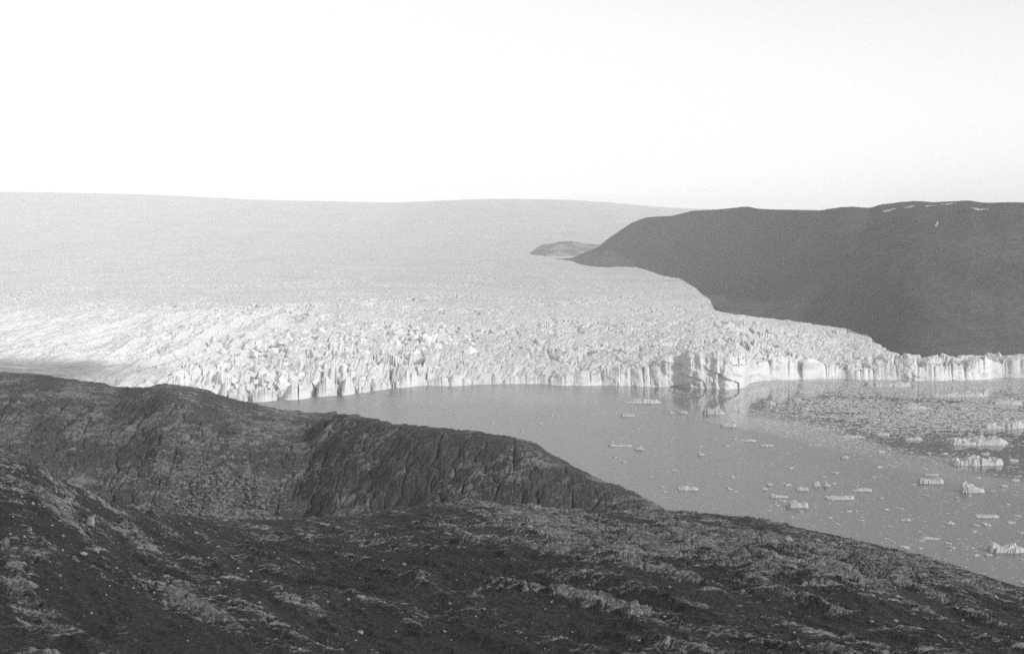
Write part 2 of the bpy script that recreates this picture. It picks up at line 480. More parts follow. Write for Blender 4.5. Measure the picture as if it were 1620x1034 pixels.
zcr = np.maximum(zrow(crest_row(pm), yc), zfoot + 2)
t1 = np.concatenate([np.linspace(-0.25, 1, 185), np.linspace(1.02, 2.6, 40)])[:, None]
Ym = ye + (yc - ye) * t1
Xm = (pm - CX) / F * Ym
tt = np.clip(t1, 0, 1)
prof = lerp(0.5 * (1 - (1 - tt) ** 1.6) + 0.5 * tt ** 1.35, tt ** (1.25 + 1.15 * sstep(1340, 1180, pm) * sstep(940, 1010, pm)), sstep(1450, 1150, pm))
Zm = zfoot + (zcr - zfoot) * prof + np.minimum(t1, 0) * 420 - np.maximum(0, t1 - 1) ** 1.2 * (zcr - zfoot) * 0.9
am = np.clip((zcr - zfoot) / 300, 0, 1) * sstep(0, 0.25, tt)
fade = 1 - 0.96 * sstep(0.55, 0.95, tt) * sstep(1.5, 1.05, t1)
Zm = Zm + am * fade * (34 * fbm(Xm / 600, Ym / 700, 3, 61) + 9 * (ridged((Xm + Ym * 0.35) / 130, (Ym - Xm * 0.35) / 700, 3, 62) - 0.5))
Zm = Zm + am * (5 * fbm(Xm / 60, Ym / 60, 3, 63)) * (0.3 + 0.7 * fade)
rockm = 0.5 + 0.5 * fbm(Xm / 260, Ym / 400, 4, 64)
mountain = sheet('mountain', Xm, Ym, Zm, MAT_FAR, attrs={'rock': rockm})
tag(mountain, 'long dark grey mountain behind the glacier with a gently rolling ridge', 'mountain', kind='structure')

def col_at(p, t):
    """a point of the mountain's surface: photo column p, fraction t from foot to crest"""
    j = int(np.argmin(np.abs(pm - p))); i = int(np.argmin(np.abs(t1[:, 0] - t)))
    return i, j
for p0, p1, ta, tb in ((1392, 1424, 0.90, 0.935), (1424, 1452, 0.915, 0.94), (1484, 1516, 0.955, 0.975), (1458, 1482, 0.935, 0.95), (1530, 1566, 0.905, 0.925), (1477, 1486, 0.76, 0.80)):
    i0, j0 = col_at(p0, ta); i1, j1 = col_at(p1, tb)
    i1 = max(i1, i0 + 4)
    sl = np.s_[i0:i1 + 1, j0:j1 + 1]
    a, b = np.meshgrid(np.linspace(-1, 1, j1 - j0 + 1), np.linspace(-1, 1, i1 - i0 + 1))
    inside = (np.abs(a) ** 1.6 + np.abs(b - 0.35 * np.sin(a * 2.5)) ** 1.6 + 0.7 * fbm(a * 2.2 + p0, b * 1.5, 3, 5)) < 0.95
    if inside.sum() < 6: inside[:] = True
    o = sheet('snow_patch', Xm[sl], Ym[sl] - 0.6, Zm[sl] + 1.6, MAT_SNOW, mountain, attrs={'dirt': np.zeros_like(a)}, keep=inside)

# a low bare knoll of debris in the ice, beyond the mountain's toe
kx, ky = np.meshgrid(np.linspace(-1.05, 1.05, 90), np.linspace(-1.05, 1.05, 50))
Yk = 8200 + ky * 700
kpx = 915 + kx * 74 + 14 * ky
Xk = (kpx - CX) / F * Yk
kb = glacier_base(kpx, Yk)
top = curve([(-1.05, 0), (-0.95, 2), (-0.7, 9), (-0.45, 15), (-0.25, 16), (0.0, 13), (0.25, 8), (0.6, 6), (1.05, 3)])(kx)
Zk = kb - 14 + (14 + top * 2.3) * np.sqrt(np.clip(1.02 - np.abs(ky) ** 2.2, 0, 1)) * sstep(1.05, 0.9, np.abs(kx)) + 9 * fbm(Xk / 130, Yk / 220, 3, 71) 
knoll = sheet('rocky_knoll', Xk, Yk, Zk, MAT_KNOLL, attrs={'rock': 0.5 + 0.6 * fbm(Xk / 100, Yk / 300, 3, 72)})
tag(knoll, 'low grey debris knoll rising from the ice at the toe of the dark mountain', 'knoll', kind='structure')

# ------------------------------------------------------------------ middle hill
mid_L_row = curve([(-500, 596), (-150, 590), (0, 588), (50, 590), (110, 600), (160, 605), (190, 612), (232, 612), (262, 607), (300, 612), (340, 622), (400, 637), (440, 646), (490, 651), (540, 655), (620, 690), (720, 760), (1300, 1100)])
mid_L_y = curve([(-500, 1300), (0, 1330), (180, 1290), (262, 1190), (400, 1230), (540, 1260), (1300, 1260)])
mid_L_foot = curve([(-500, 900), (0, 900), (420, 930), (600, 940), (1300, 940)])
mid_R_row = curve([(-500, 1300), (300, 830), (380, 752), (430, 714), (480, 678), (515, 659), (545, 654), (560, 655), (590, 661), (620, 668), (680, 675), (740, 680), (800, 688),
                   (850, 703), (880, 722), (920, 742), (960, 762), (1000, 776), (1040, 797), (1080, 826), (1120, 880), (1180, 1020), (1300, 1200)])
mid_R_y = curve([(-500, 1050), (430, 1200), (530, 1135), (640, 1010), (740, 950), (850, 905), (950, 860), (1040, 815), (1300, 780)])
mid_R_run = curve([(-500, 60), (430, 40), (500, 230), (530, 230), (590, 190), (640, 150), (740, 118), (850, 98), (950, 45), (1040, 30), (1300, 30)])

def hill_mid(px, X, Y):
    # left lobe: a broad rounded back with a rocky face towards the camera
    yc, yf = mid_L_y(px), mid_L_foot(px)
    rc = mid_L_row(px)
    zc = zrow(rc, yc)
    zf = np.minimum(zrow(806, yf), zc - 8)
    t = (Y - yf) / (yc - yf)
    tc = np.clip(t, 0, 1)
    pr = 0.75 * np.sin(tc * np.pi / 2) ** 0.9 + 0.25 * tc
    zL = zf + (zc - zf) * pr - np.maximum(0, Y - yc) * 0.16 - np.maximum(0, Y - yc - 120) * 0.3 + np.minimum(t, 0) * 25
    crestL = np.exp(-((Y - yc) / 90.0) ** 2)
    # right lobe: a hogback whose steep face looks left
    yc2, run = mid_R_y(px), mid_R_run(px)
    zc2 = zrow(mid_R_row(px), yc2)
    d = yc2 - Y
    zf2 = np.minimum(zrow(812, yc2 - run), zc2)
    face = np.clip((d - 18) / run, 0, 1)
    zR = zc2 - (zc2 - zf2) * (face ** 1.12) - 0.5 * sstep(0, 18, d) - np.maximum(0, d - run - 14) * 0.06
    zR = np.where(d < 0, zc2 - (-d) * 0.24 - np.maximum(0, -d - 40) * 0.35, zR)
    crestR = np.exp(-(d / 40.0) ** 2)
    z = smax(zL, zR, 4.0 + 10.0 * sstep(640, 540, px))
    isR = sstep(-4, 4, zR - zL)
    cr = np.maximum(crestL * (1 - isR), crestR * isR)
    calm = 1 - 0.92 * cr * (1 - isR * sstep(560, 530, px))
    rough = 12 * fbm(X / 130, Y / 130, 3, 81) * (1 - isR) + 7 * fbm(X / 70, Y / 70, 3, 82) * isR
    str_ = ridged((X * 0.8 + Y * 0.25) / 34, (Y - X * 0.4) / 95, 3, 83) - 0.5
    z = z + calm * (rough + 6.5 * str_)
    # joints and blocks in the faces
    f1, f2, rid, ox, oy = voronoi((X + 8 * fbm(X / 30, Y / 30, 2, 3)) / 17, Y / 30, 84)
    blk = (rid - 0.5) * 2.4 + ox * 2.6 - 1.6 * sstep(0.15, 0, f2 - f1)
    h1, h2, hid, hx, hy = voronoi(X / 6, Y / 11, 85)
    z = z + blk * (0.25 + 0.75 * calm) + (0.3 + 0.7 * calm) * ((hid - 0.5) * 1.1 + hx * 0.9 - 0.6 * sstep(0.2, 0, h2 - h1)) + 0.5 * fbm(X / 3, Y / 4, 2, 86)
    return z, isR, str_

pxm = np.concatenate([np.arange(-300, -20, 4), np.arange(-20, 1110, 1.45), np.arange(1110, 1240, 5)])
Ymid = np.concatenate([np.arange(700, 1360, 2.6), np.arange(1362, 2050, 12)])
PM, YM = np.meshgrid(pxm, Ymid)
XM = (PM - CX) / F * YM
ZM, isR, strm = hill_mid(PM, XM, YM)
rock_mid = 0.42 + 0.5 * fbm(XM / 45, YM / 70, 4, 88) + 0.25 * strm - 0.08 * isR
hill = sheet('middle_hill', XM, YM, ZM, MAT_MID, smooth=False, attrs={'rock': rock_mid}, keep=ZM > -30)
tag(hill, 'rounded rocky hill between the near slope and the glacier, right half in shade', 'hill', kind='structure')

# ------------------------------------------------------------------ near hillside
near_row = curve([(-500, 690), (-100, 715), (0, 726), (60, 736), (110, 764), (200, 799), (300, 815), (420, 822), (560, 815), (650, 801), (760, 790), (830, 797), (900, 804), (1040, 806),
                  (1100, 810), (1150, 814), (1210, 822), (1255, 832), (1310, 843), (1390, 862), (1480, 885), (1540, 905), (1620, 930), (1800, 985), (2300, 1120)])
near_y = curve([(-500, 380), (0, 430), (110, 480), (250, 590), (450, 680), (700, 700), (900, 690), (1100, 680), (1300, 640), (1620, 560), (2300, 420)])

def hill_near(px, X, Y):
    yc = near_y(px)
    zc = zrow(near_row(px), yc)
    yb = 235.0 + 0 * px
    zb = zrow(1075, yb) + np.interp(px, [-500, 0, 500, 1620, 2300], [16, 10, 2, -2, -10])
    t = np.clip((Y - yb) / (yc - yb), 0, 1.0)
    z = zb + (zc - zb) * t + (zc - zb) * 0.0
    # close to the camera the ground climbs to the summit it stands on
    zn = np.interp(Y, [0, 20, 60, 150, 235], [248.2, 240, 224, 198, 0])
    z = np.where(Y < yb, lerp(zn, zb, sstep(150, 235, Y)) if False else np.interp(np.minimum(Y, 235), [0, 20, 60, 150, 235], [248.2, 240, 222, 195, 172]) + (zb - 172) * (Y / 235.0) ** 2, z)
    d = Y - yc
    z = z - np.where(d > 0, d * 0.30 + np.maximum(0, d - 25) * 0.30, 0)
    cr = np.exp(-np.where(d < 0, d / 65.0, d / 40.0) ** 2)
    nearfade = sstep(60, 230, Y)
    calm = (1 - 0.97 * cr) * nearfade
    # strata: strike runs down to the right
    a = X * 0.57 - Y * 0.82; b = X * 0.82 + Y * 0.57
    wobb = 6 * fbm(X / 60, Y / 60, 2, 30)
    z = z + calm * (9 * fbm(X / 150, Y / 170, 3, 31) + 3.0 * fbm(X / 45, Y / 60, 3, 32))
    st = ridged(a / 95, (b + wobb) / 20, 3, 33)
    z = z + (0.25 + 0.75 * calm) * nearfade * 3.6 * (st - 0.5)
    # bare rock: stronger on the ribs and on the broken ground at the right
    region = (0.55 * np.exp(-(((px - 1230) / 330) ** 2 + ((Y - 500) / 120) ** 2)) + 0.35 * np.exp(-(((px - 880) / 200) ** 2 + ((Y - 620) / 80) ** 2))
              + 0.16 * np.exp(-(((px - 90) / 180) ** 2 + ((Y - 420) / 70) ** 2)) + 0.05 * np.exp(-(((px - 250) / 200) ** 2 + ((Y - 260) / 40) ** 2)))
    rock = 0.25 + region + 0.55 * (st - 0.55) + 0.6 * fbm(a / 60, b / 13, 4, 34) + 0.15 * fbm(X / 6, Y / 8, 2, 38)
    rm = sstep(0.3, 0.62, rock) * nearfade
    f1, f2, rid, ox, oy = voronoi((a + wobb) / 9.0, b / 6.5, 35)
    blk = (rid - 0.4) * 2.0 + (ox * np.cos(rid * 50) + oy) * 1.6 - 1.3 * sstep(0.16, 0, f2 - f1)
    g1, g2, gid, gx, gy = voronoi(a / 3.2, b / 2.4, 36)
    blk2 = (gid - 0.5) * 0.8 + (gx * np.sin(gid * 50) + gy) * 0.5 - 0.35 * sstep(0.2, 0, g2 - g1)
    z = z + rm * (0.55 * blk + 0.6 * blk2) + nearfade * (0.55 * fbm(X / 3.2, Y / 4.2, 3, 37) + 0.3 * blk2 + 0.9 * (ridged(a / 22, b / 7, 3, 39) - 0.5) * (0.3 + 0.7 * calm))
    return z, rock

pxn = np.concatenate([np.arange(-420, -30, 5), np.arange(-30, 1650, 1.75), np.arange(1650, 2080, 5)])
Yn = np.concatenate([np.geomspace(2, 168, 40), np.geomspace(170, 730, 570), np.arange(735, 1250, 10)])
PN, YN = np.meshgrid(pxn, Yn)
XN = (PN - CX) / F * YN
ZN, rockn = hill_near(PN, XN, YN)
nearh = sheet('near_hillside', XN, YN, ZN, MAT_NEAR, smooth=False, attrs={'rock': rockn}, keep=ZN > -20)
tag(nearh, 'dark heath and rock hillside sloping across the front of the view', 'hillside', kind='structure')

# ------------------------------------------------------------------ stones
R = np.random.default_rng(21)
ICO = None
def rock_mesh(name, seed, mat, flat=0.7, jag=0.28, sub=False):
    r = np.random.default_rng(seed)
    p = (1 + 5 ** 0.5) / 2
    v = np.array([(-1, p, 0), (1, p, 0), (-1, -p, 0), (1, -p, 0), (0, -1, p), (0, 1, p), (0, -1, -p), (0, 1, -p), (p, 0, -1), (p, 0, 1), (-p, 0, -1), (-p, 0, 1)], float) / (1 + p * p) ** 0.5
    f = [(0, 11, 5), (0, 5, 1), (0, 1, 7), (0, 7, 10), (0, 10, 11), (1, 5, 9), (5, 11, 4), (11, 10, 2), (10, 7, 6), (7, 1, 8),
         (3, 9, 4), (3, 4, 2), (3, 2, 6), (3, 6, 8), (3, 8, 9), (4, 9, 5), (2, 4, 11), (6, 2, 10), (8, 6, 7), (9, 8, 1)]
    if sub:
        v = v.tolist(); mid = {}; nf = []
        def m(a, b):
            k = (min(a, b), max(a, b))
            if k not in mid:
                q = np.array(v[a]) + np.array(v[b]); q /= np.linalg.norm(q)
                v.append(q.tolist()); mid[k] = len(v) - 1
            return mid[k]
        for a, b, c in f:
            d, e, g = m(a, b), m(b, c), m(c, a)
            nf += [(a, d, g), (b, e, d), (c, g, e), (d, e, g)]
        v, f = np.array(v), nf
    v = v * (1 + (r.random((len(v), 1)) - 0.5) * 2 * jag)
    # cut by a few planes for flat facets
    for _ in range(5):
        n = r.normal(size=3); n /= np.linalg.norm(n)
        s = np.maximum(0, v @ n - 0.62)
        v = v - s[:, None] * n
    v = v * np.array([1, 0.75 + 0.3 * r.random(), flat])
    me = bpy.data.meshes.new(name)
    me.from_pydata(v.tolist(), [], f)
    me.materials.append(mat)
    return me
stones = [rock_mesh('boulder', 100 + k, MAT_STONE) for k in range(8)]
greys = [rock_mesh('boulder', 150 + k, MAT_SCREE) for k in range(8)]
pales = [rock_mesh('boulder', 200 + k, MAT_PALE) for k in range(5)]

def place(name, me, x, y, z, s, rz, tilt=0.0, parent=None):
    o = bpy.data.objects.new(name, me)
    COL.objects.link(o)
    o.location = (x, y, z); o.scale = s
    o.rotation_euler = (tilt, tilt * 0.6, rz)
    if parent is not None: o.parent = parent
    return o

# stones strewn over the near slope
n = 1500
bp = R.random(n) * 1640 - 10
by = 240 + (near_y(bp) - 250) * R.random(n) ** 0.8
bx = (bp - CX) / F * by
bz, br = hill_near(bp, bx, by)
size = 0.2 + 0.28 * R.random(n) ** 2 + 0.45 * (R.random(n) < 0.05) * R.random(n)
row = HR - (bz - H) / by * F
vis = row < 1030
order = np.argsort(-(size / by))
order = order[vis[order]]
for k in order[:190]:
    me = pales[k % 5] if R.random() < 0.35 else stones[k % 8]
    o = place('boulder', me, bx[k], by[k], bz[k] + size[k] * 0.25, (size[k] * (0.9 + 0.5 * R.random()),) * 3, R.random() * 6.28)
    tag(o, 'small pale boulder lying loose on the dark near slope', 'boulder', 'boulders strewn over the near hillside')

def merged(name, meshes, xs, ys, zs, ss, mat, label, cat, seed=1, flat=1.0):
    r = np.random.default_rng(seed)
    cos, fcs, base = [], [], 0
    cache = []
    for me in meshes:
        v = np.empty(len(me.vertices) * 3, np.float32); me.vertices.foreach_get('co', v)
        cache.append((v.reshape(-1, 3), np.array([p.vertices[:] for p in me.polygons])))
    for x, y, z, s in zip(xs, ys, zs, ss):
        v, f = cache[r.integers(len(cache))]
        a = r.random() * 6.28
        c, s_ = math.cos(a), math.sin(a)
        w = v * s * np.array([1 + 0.6 * r.random(), 1, flat])
        w = np.stack([w[:, 0] * c - w[:, 1] * s_ + x, w[:, 0] * s_ + w[:, 1] * c + y, w[:, 2] + z], -1)
        cos.append(w); fcs.append(f + base); base += len(v)
    o = mesh_obj(name, np.concatenate(cos), np.concatenate(fcs), mat)
    tag(o, label, cat, kind='stuff')
    return o
rest = order[190:]
merged('scattered_stones', stones, bx[rest], by[rest], bz[rest] + size[rest] * 0.2, size[rest] * 0.9, MAT_STONE,
       'countless small pale stones littering the dark near hillside', 'stones', 3)

# a few stones that stand out
for p, y_, s, lab, me in ((838, 560, 2.3, 'largest pale boulder standing alone in the middle of the near slope', pales[0]),
                          (570, 300, 0.9, 'small bright boulder near the bottom edge below the middle of the slope', pales[1]),
                          (143, 380, 3.0, 'big angular block beside the dark hollow in the left rock slope', stones[2]),
                          (215, 395, 1.6, 'pale leaning block right of the big angular block on the left slope', pales[3]),
                          (1245, 470, 2.6, 'broad grey block jutting from the broken rocks at the right', stones[5])):
    pa = np.array([float(p)]); ya = np.array([float(y_)]); xa = (pa - CX) / F * ya
    za, _ = hill_near(pa, xa, ya)
    o = place('boulder', me, xa[0], ya[0], za[0] + s * 0.3, (s, s * 0.8, s), R.random() * 6.28, 0.1)
    tag(o, lab, 'boulder')

# scree at the foot of the middle hill
n = 2600
sp = 230 + (R.random(n) + R.random(n)) * 115
sy = 900 + 110 * R.random(n) ** 1.8
sx = (sp - CX) / F * sy
sz, _, _ = hill_mid(sp, sx, sy)
ss = 0.6 + 1.1 * R.random(n) ** 3
o2 = np.argsort(-ss)
for k in o2[:100]:
    o = place('boulder', greys[k % 8], sx[k], sy[k], sz[k] + ss[k] * 0.3, (ss[k] * 1.5, ss[k] * 1.2, ss[k] * 1.3), R.random() * 6.28)
    tag(o, 'grey boulder in the scree at the foot of the middle hill', 'boulder', 'boulders in the scree below the middle hill')
k = o2[100:]
merged('scree', greys, sx[k], sy[k], sz[k] + 0.2 * ss[k], ss[k], MAT_SCREE, 'apron of loose scree stones at the foot of the middle hill', 'scree', 5)

# ------------------------------------------------------------------ seracs standing in the glacier
ser_me = []
for k in range(10):
    me = rock_mesh('serac', 300 + k, MAT_ICE, flat=1.2, jag=0.3, sub=True)
    ser_me.append(me)
cnt = 0
n = 900
sp = np.concatenate([330 + R.random(500) * 420, 740 + R.random(400) * 640])
yf_ = H * F / (front_row(sp) - HR)
sy = yf_ + 30 + np.concatenate([R.random(500) ** 1.2 * 900, R.random(400) ** 1.5 * 500])
ends = glacier_end(sp)
sx = (sp - CX) / F * sy
sz = glacier_base(sp, sy)
den = fbm(sx / 330, sy / 420, 3, 77)
for k in range(n):
    if cnt >= 170 or sy[k] > ends[k] - 20: continue
    if den[k] < -0.05 and R.random() < 0.75: continue
    s = (5 + 8 * R.random() ** 2) * (1.0 if sp[k] < 760 else 0.75)
    place('serac', ser_me[k % 10], sx[k], sy[k], sz[k] + s * 0.1, (s * (0.7 + 0.6 * R.random()), s * (0.9 + 0.9 * R.random()), s * (0.7 + 0.5 * R.random())), R.random() * 6.28, (R.random() - 0.5) * 0.5, glacier)
    cnt += 1

# ------------------------------------------------------------------ icebergs and floes
def berg_mesh(seed, W, Dp, h, prof, name='iceberg', nx=30, ny=14):
    """a broken lump of ice: steep ragged sides, a blocky top whose heights along its length follow prof"""
    gx_, gy_ = np.meshgrid(np.linspace(-1.12, 1.12, nx), np.linspace(-1.2, 1.2, ny))
    r = np.random.default_rng(seed)
    jx = (r.random(gx_.shape) - 0.5) * 1.1 / nx; jy = (r.random(gx_.shape) - 0.5) * 1.1 / ny
    gx_, gy_ = gx_ + jx, gy_ + jy
    o_ = seed * 3.7
    ins = 1 - (np.abs(gx_) ** 3 + np.abs(gy_) ** 2.4) + 0.42 * fbm(gx_ * 2.6 + o_, gy_ * 1.5, 3, seed)
    k = max(1.0, W / max(h, 1) / 3.5)
    a1, a2, aid, ax, ay = voronoi(gx_ * k + o_, gy_ * 1.6, seed)
    top = np.interp(gx_, np.linspace(-1, 1, len(prof)), prof)
    z = h * top * (0.85 + 0.5 * (aid - 0.5) + 0.5 * ax - 0.3 * sstep(0.12, 0.0, a2 - a1) + 0.12 * (r.random(gx_.shape) - 0.5))
    z = np.maximum(z, 0.12 * h) * sstep(-0.02, 0.16, ins) - 0.8 * (ins < 0.0) - 0.02
    wet = z > -0.5
    f = grid_faces(ny, nx)
    f = f[wet.reshape(-1)[f].any(1)]
    co = np.stack([gx_ * W / 2, gy_ * Dp / 2, z], -1).reshape(-1, 3)
    us = np.zeros(len(co), bool); us[f.ravel()] = True
    re_ = np.cumsum(us) - 1
    me = bpy.data.meshes.new(name)
    me.from_pydata(co[us].tolist(), [], re_[f].tolist())
    me.materials.append(MAT_BERG)
    return me

FLAT = (0.7, 1, 0.9, 1, 0.8)
BERGS = [
 # column, waterline row, width, height (photo px), top profile, kind, label
 (1531, 628, 62, 13, (0.25, 0.35, 0.7, 0.8, 0.75, 1.0), 'iceberg', 'flat-topped iceberg with a tall upright right end, just below the dark far water'),
 (1590, 640, 56, 9, (0.5, 1, 0.9, 0.8, 0.5), 'iceberg', 'low pale ice sheet below the narrow dark strip of water at the right edge'),
 (1447, 647, 50, 9, (0.5, 0.9, 1.0, 0.8, 0.45, 0.2), 'iceberg', 'wedge-shaped iceberg tapering to a point at its right end in the pale brash'),
 (1583, 678, 74, 14, (0.6, 0.7, 0.6, 0.9, 1.0, 0.6), 'iceberg', 'broad low pale iceberg above the long battlemented one at the right'),
 (1544, 704, 94, 15, (0.9, 1.0, 0.75, 0.35, 0.85, 0.8, 1.0, 1.0, 0.6), 'iceberg', 'longest iceberg with a notched battlemented top and a reflection under it'),
 (1543, 736, 84, 15, (0.5, 0.8, 0.55, 1.0, 1.0, 0.8, 0.55, 0.85, 0.8), 'iceberg', 'domed iceberg with split right shoulder, next below the longest iceberg'),
 (1471, 765, 42, 12, (0.5, 0.95, 0.6, 0.65, 1.0, 0.8), 'iceberg', 'saddle-backed iceberg with two humps at the edge of the open water'),
 (1538, 779, 38, 17, (0.8, 1.0, 0.7, 0.7, 0.4, 0.3), 'iceberg', 'ragged iceberg high at the left and trailing to the right, below the domed iceberg'),
 (1588, 770, 13, 4, FLAT, 'ice_floe', 'small rounded floe right of the ragged iceberg'),
 (1363, 777, 32, 6, (0.4, 0.6, 0.8, 0.9, 1.0), 'ice_floe', 'thin flat floe thickening to the right, above the long low floe with a lump'),
 (1327, 790, 47, 9, (0.9, 0.5, 0.5, 0.6, 0.7, 1.0), 'iceberg', 'long low iceberg with a rounded lump at its right end'),
 (1561, 819, 38, 6, FLAT, 'ice_floe', 'long thin flat floe alone on the open water at the right'),
 (1433, 824, 16, 5, (0.4, 0.7, 1, 1), 'ice_floe', 'short slanting floe left of the little pointed iceberg'),
 (1503, 829, 17, 8, (0.2, 0.5, 1.0, 0.4, 0.2), 'iceberg', 'little pointed iceberg like a pyramid on the open water'),
 (1562, 832, 12, 4, FLAT, 'ice_floe', 'small flat floe below the long thin one at the right'),
 (1473, 853, 30, 5, (0.5, 1.0, 0.7, 0.4, 0.3), 'ice_floe', 'low floe with a small bump at its left, last before the near ridge'),
 (1592, 874, 58, 18, (0.6, 1.0, 0.7, 0.5, 0.6, 0.65, 0.6, 0.4), 'iceberg', 'nearest large iceberg, peaked at its left, at the right edge above the shore'),
 (1564, 879, 12, 4, FLAT, 'ice_floe', 'small flat floe just below the nearest large iceberg'),
 (1015, 638, 62, 8, (0.4, 0.3, 0.8, 0.9, 1.0, 0.8, 0.4), 'iceberg', 'ragged string of joined ice under the tall ice cliff at the left of the brash'),
 (1129, 655, 36, 11, (0.9, 1.0, 0.85, 0.95, 0.7, 0.5), 'iceberg', 'compact white iceberg straight below the corner of the ice cliff'),
 (1152, 675, 25, 8, (0.7, 0.6, 0.7, 1.0, 0.6), 'iceberg', 'small two-peaked iceberg below the compact white one'),
 (1218, 640, 18, 7, (0.8, 1.0, 0.7, 0.5), 'iceberg', 'small leaning iceberg in the dark water right of the cliff corner'),
 (1262, 634, 13, 6, (0.6, 1.0, 0.6), 'ice_floe', 'small humped floe right of the small leaning iceberg'),
 (1274, 648, 13, 5, (1.0, 0.7, 0.4), 'ice_floe', 'little floe sloping right in the dark brash water'),
 (1273, 622, 22, 5, (1.0, 0.7, 0.7, 0.8), 'ice_floe', 'thin flat floe close under the pale ice wall'),
 (1081, 654, 15, 5, (0.6, 1.0, 0.5), 'ice_floe', 'small floe left of the compact white iceberg'),
 (1061, 655, 8, 6, (0.7, 1.0, 0.7), 'ice_floe', 'tiny upright floe, outer one left of the compact white iceberg'),
 (993, 659, 22, 5, FLAT, 'ice_floe', 'flat floe alone on smooth water left of the brash'),
 (981, 706, 38, 5, (1.0, 0.8, 0.3, 0.3, 0.5, 0.4), 'ice_floe', 'thin drawn-out floe in open water nearest the middle of the fjord'),
 (1011, 711, 15, 7, (0.3, 0.8, 1.0, 0.3), 'iceberg', 'small pyramid of ice at the end of the thin drawn-out floe'),
 (1109, 720, 13, 6, (0.4, 1.0, 0.4), 'ice_floe', 'little peaked floe alone in the middle of the open water'),
 (1088, 775, 33, 6, (0.9, 0.8, 1.0, 0.8, 0.9, 0.5), 'ice_floe', 'ragged toothed floe near the tip of the shaded hill'),
 (1232, 787, 29, 5, (0.9, 0.8, 0.7, 0.6, 0.5), 'ice_floe', 'thin slanting floe above the two-lumped iceberg'),
 (1261, 803, 37, 12, (0.5, 0.9, 1.0, 0.6, 0.9, 0.8), 'iceberg', 'two-lumped iceberg nearest the near ridge'),
 (1269, 776, 20, 6, (0.5, 1.0, 0.8, 0.9), 'ice_floe', 'low lumpy floe left of the pair of round ice lumps'),
 (1291, 769, 13, 9, (0.6, 1.0, 0.9, 0.5), 'iceberg', 'left one of a pair of round ice lumps'),
 (1308, 769, 12, 9, (0.9, 1.0, 0.5, 0.3), 'iceberg', 'right one of a pair of round ice lumps'),
 (1217, 768, 9, 5, FLAT, 'ice_floe', 'tiny round floe, upper of two left of the round ice lumps'),
 (1210, 775, 9, 4, FLAT, 'ice_floe', 'tiny flat floe, lower of two left of the round ice lumps'),
 (1404, 612, 72, 12, (0.9, 0.6, 0.5, 0.6, 0.5, 0.7, 0.9), 'iceberg', 'long rubbly iceberg lying against the foot of the pale ice wall'),
 (1496, 628, 50, 8, (0.4, 0.6, 0.9, 0.5, 0.6), 'iceberg', 'low rubbly iceberg left of the flat-topped one'),
 (1396, 688, 23, 4, FLAT, 'ice_floe', 'pale flat floe in the dark brash, right of a thinner longer one'),
 (1347, 692, 44, 4, (0.4, 0.6, 1.0, 0.7, 0.4), 'ice_floe', 'long thin floe in the dark brash water'),
 (1444, 696, 30, 7, (0.9, 0.5, 0.9, 0.7), 'ice_floe', 'broken floe between the dark brash and the longest iceberg'),
 (1336, 725, 13, 5, FLAT, 'ice_floe', 'small flat floe at the front edge of the dark brash'),
 (1559, 719, 13, 5, (0.5, 0.6, 1.0), 'ice_floe', 'small upright floe between the longest iceberg and the domed one'),
 (1603, 730, 16, 5, FLAT, 'ice_floe', 'small flat floe right of the domed iceberg'),
 (1606, 761, 15, 4, FLAT, 'ice_floe', 'flat floe on the right edge, below the brash'),
 (1473, 752, 24, 3, FLAT, 'ice_floe', 'thin strip of ice just above the saddle-backed iceberg'),
 (1524, 648, 16, 5, FLAT, 'ice_floe', 'small humped floe in the pale brash right of the wedge-shaped iceberg'),
 (1183, 698, 26, 4, (0.6, 0.5, 1.0, 0.6), 'ice_floe', 'thin floe on the front edge of the brash below the two-peaked iceberg'),
 (1213, 706, 22, 4, FLAT, 'ice_floe', 'flat floe where the dark brash begins, right of a thinner one'),
]
for i, (p, r_, w, h, prof, name, lab) in enumerate(BERGS):
    Y = H * F / (r_ - HR)
    W = w / F * Y
    hm = h / F * Y
    dep = (r_ - HR) / F
    Dp = max(min(W * 0.5, 0.4 * hm / dep), 0.2 * W)
    hh = max(0.8, (hm - Dp * dep * 0.6) * 0.9)
    me = berg_mesh(500 + i, W, Dp, hh, prof, name)
    yy = Y + Dp / 2
    o = bpy.data.objects.new(name, me); COL.objects.link(o)
    o.location = ((p - CX) / F * yy, yy, 0)
    tag(o, lab, 'iceberg' if name == 'iceberg' else 'ice floe')

def on_land(p, r_):
    land = np.minimum(np.where(p < 1045, mid_R_row(p), 9999), near_row(p))
    land = np.minimum(land, np.where(p < 560, mid_L_row(p), 9999))
    return r_ > land - 3

# small floes: a few hundred as things, the rest as one mass
fl_me = [berg_mesh(900 + k, 2.0, 1.7, 0.5, (0.4 + 0.6 * R.random(), 0.5 + 0.5 * R.random(), 0.4 + 0.6 * R.random()), 'ice_floe', 7, 6) for k in range(8)]
n = 240000
fp = 480 + R.random(n) * 1420
fr = 603 + R.random(n) ** 1.25 * 330
Yb = H * F / (fr - HR); Xb = (fp - CX) / F * Yb
edge = (Xb + 0.46 * Yb) - (156 + 0.46 * 2318)
nn = fbm(Xb / 170, Yb / 420, 4, 120)
streak = fbm(Xb / 210 + 0.3, (Yb + 0.25 * Xb) / 110, 4, 121)
brash = sstep(-20, 90, edge + 65 * sstep(695, 660, fr) + 140 * nn)
pale = sstep(1150, 1340, fp) * sstep(696, 655, fr + 22 * nn)            # thickest under the ice wall at the right
dens = 0.05 + brash * 0.38 * sstep(-0.2, 0.45, streak) + brash * pale * (0.35 + 0.8 * sstep(-0.35, 0.1, streak))
dens = dens * lerp(0.35, 1.0, sstep(560, 1000, fp))
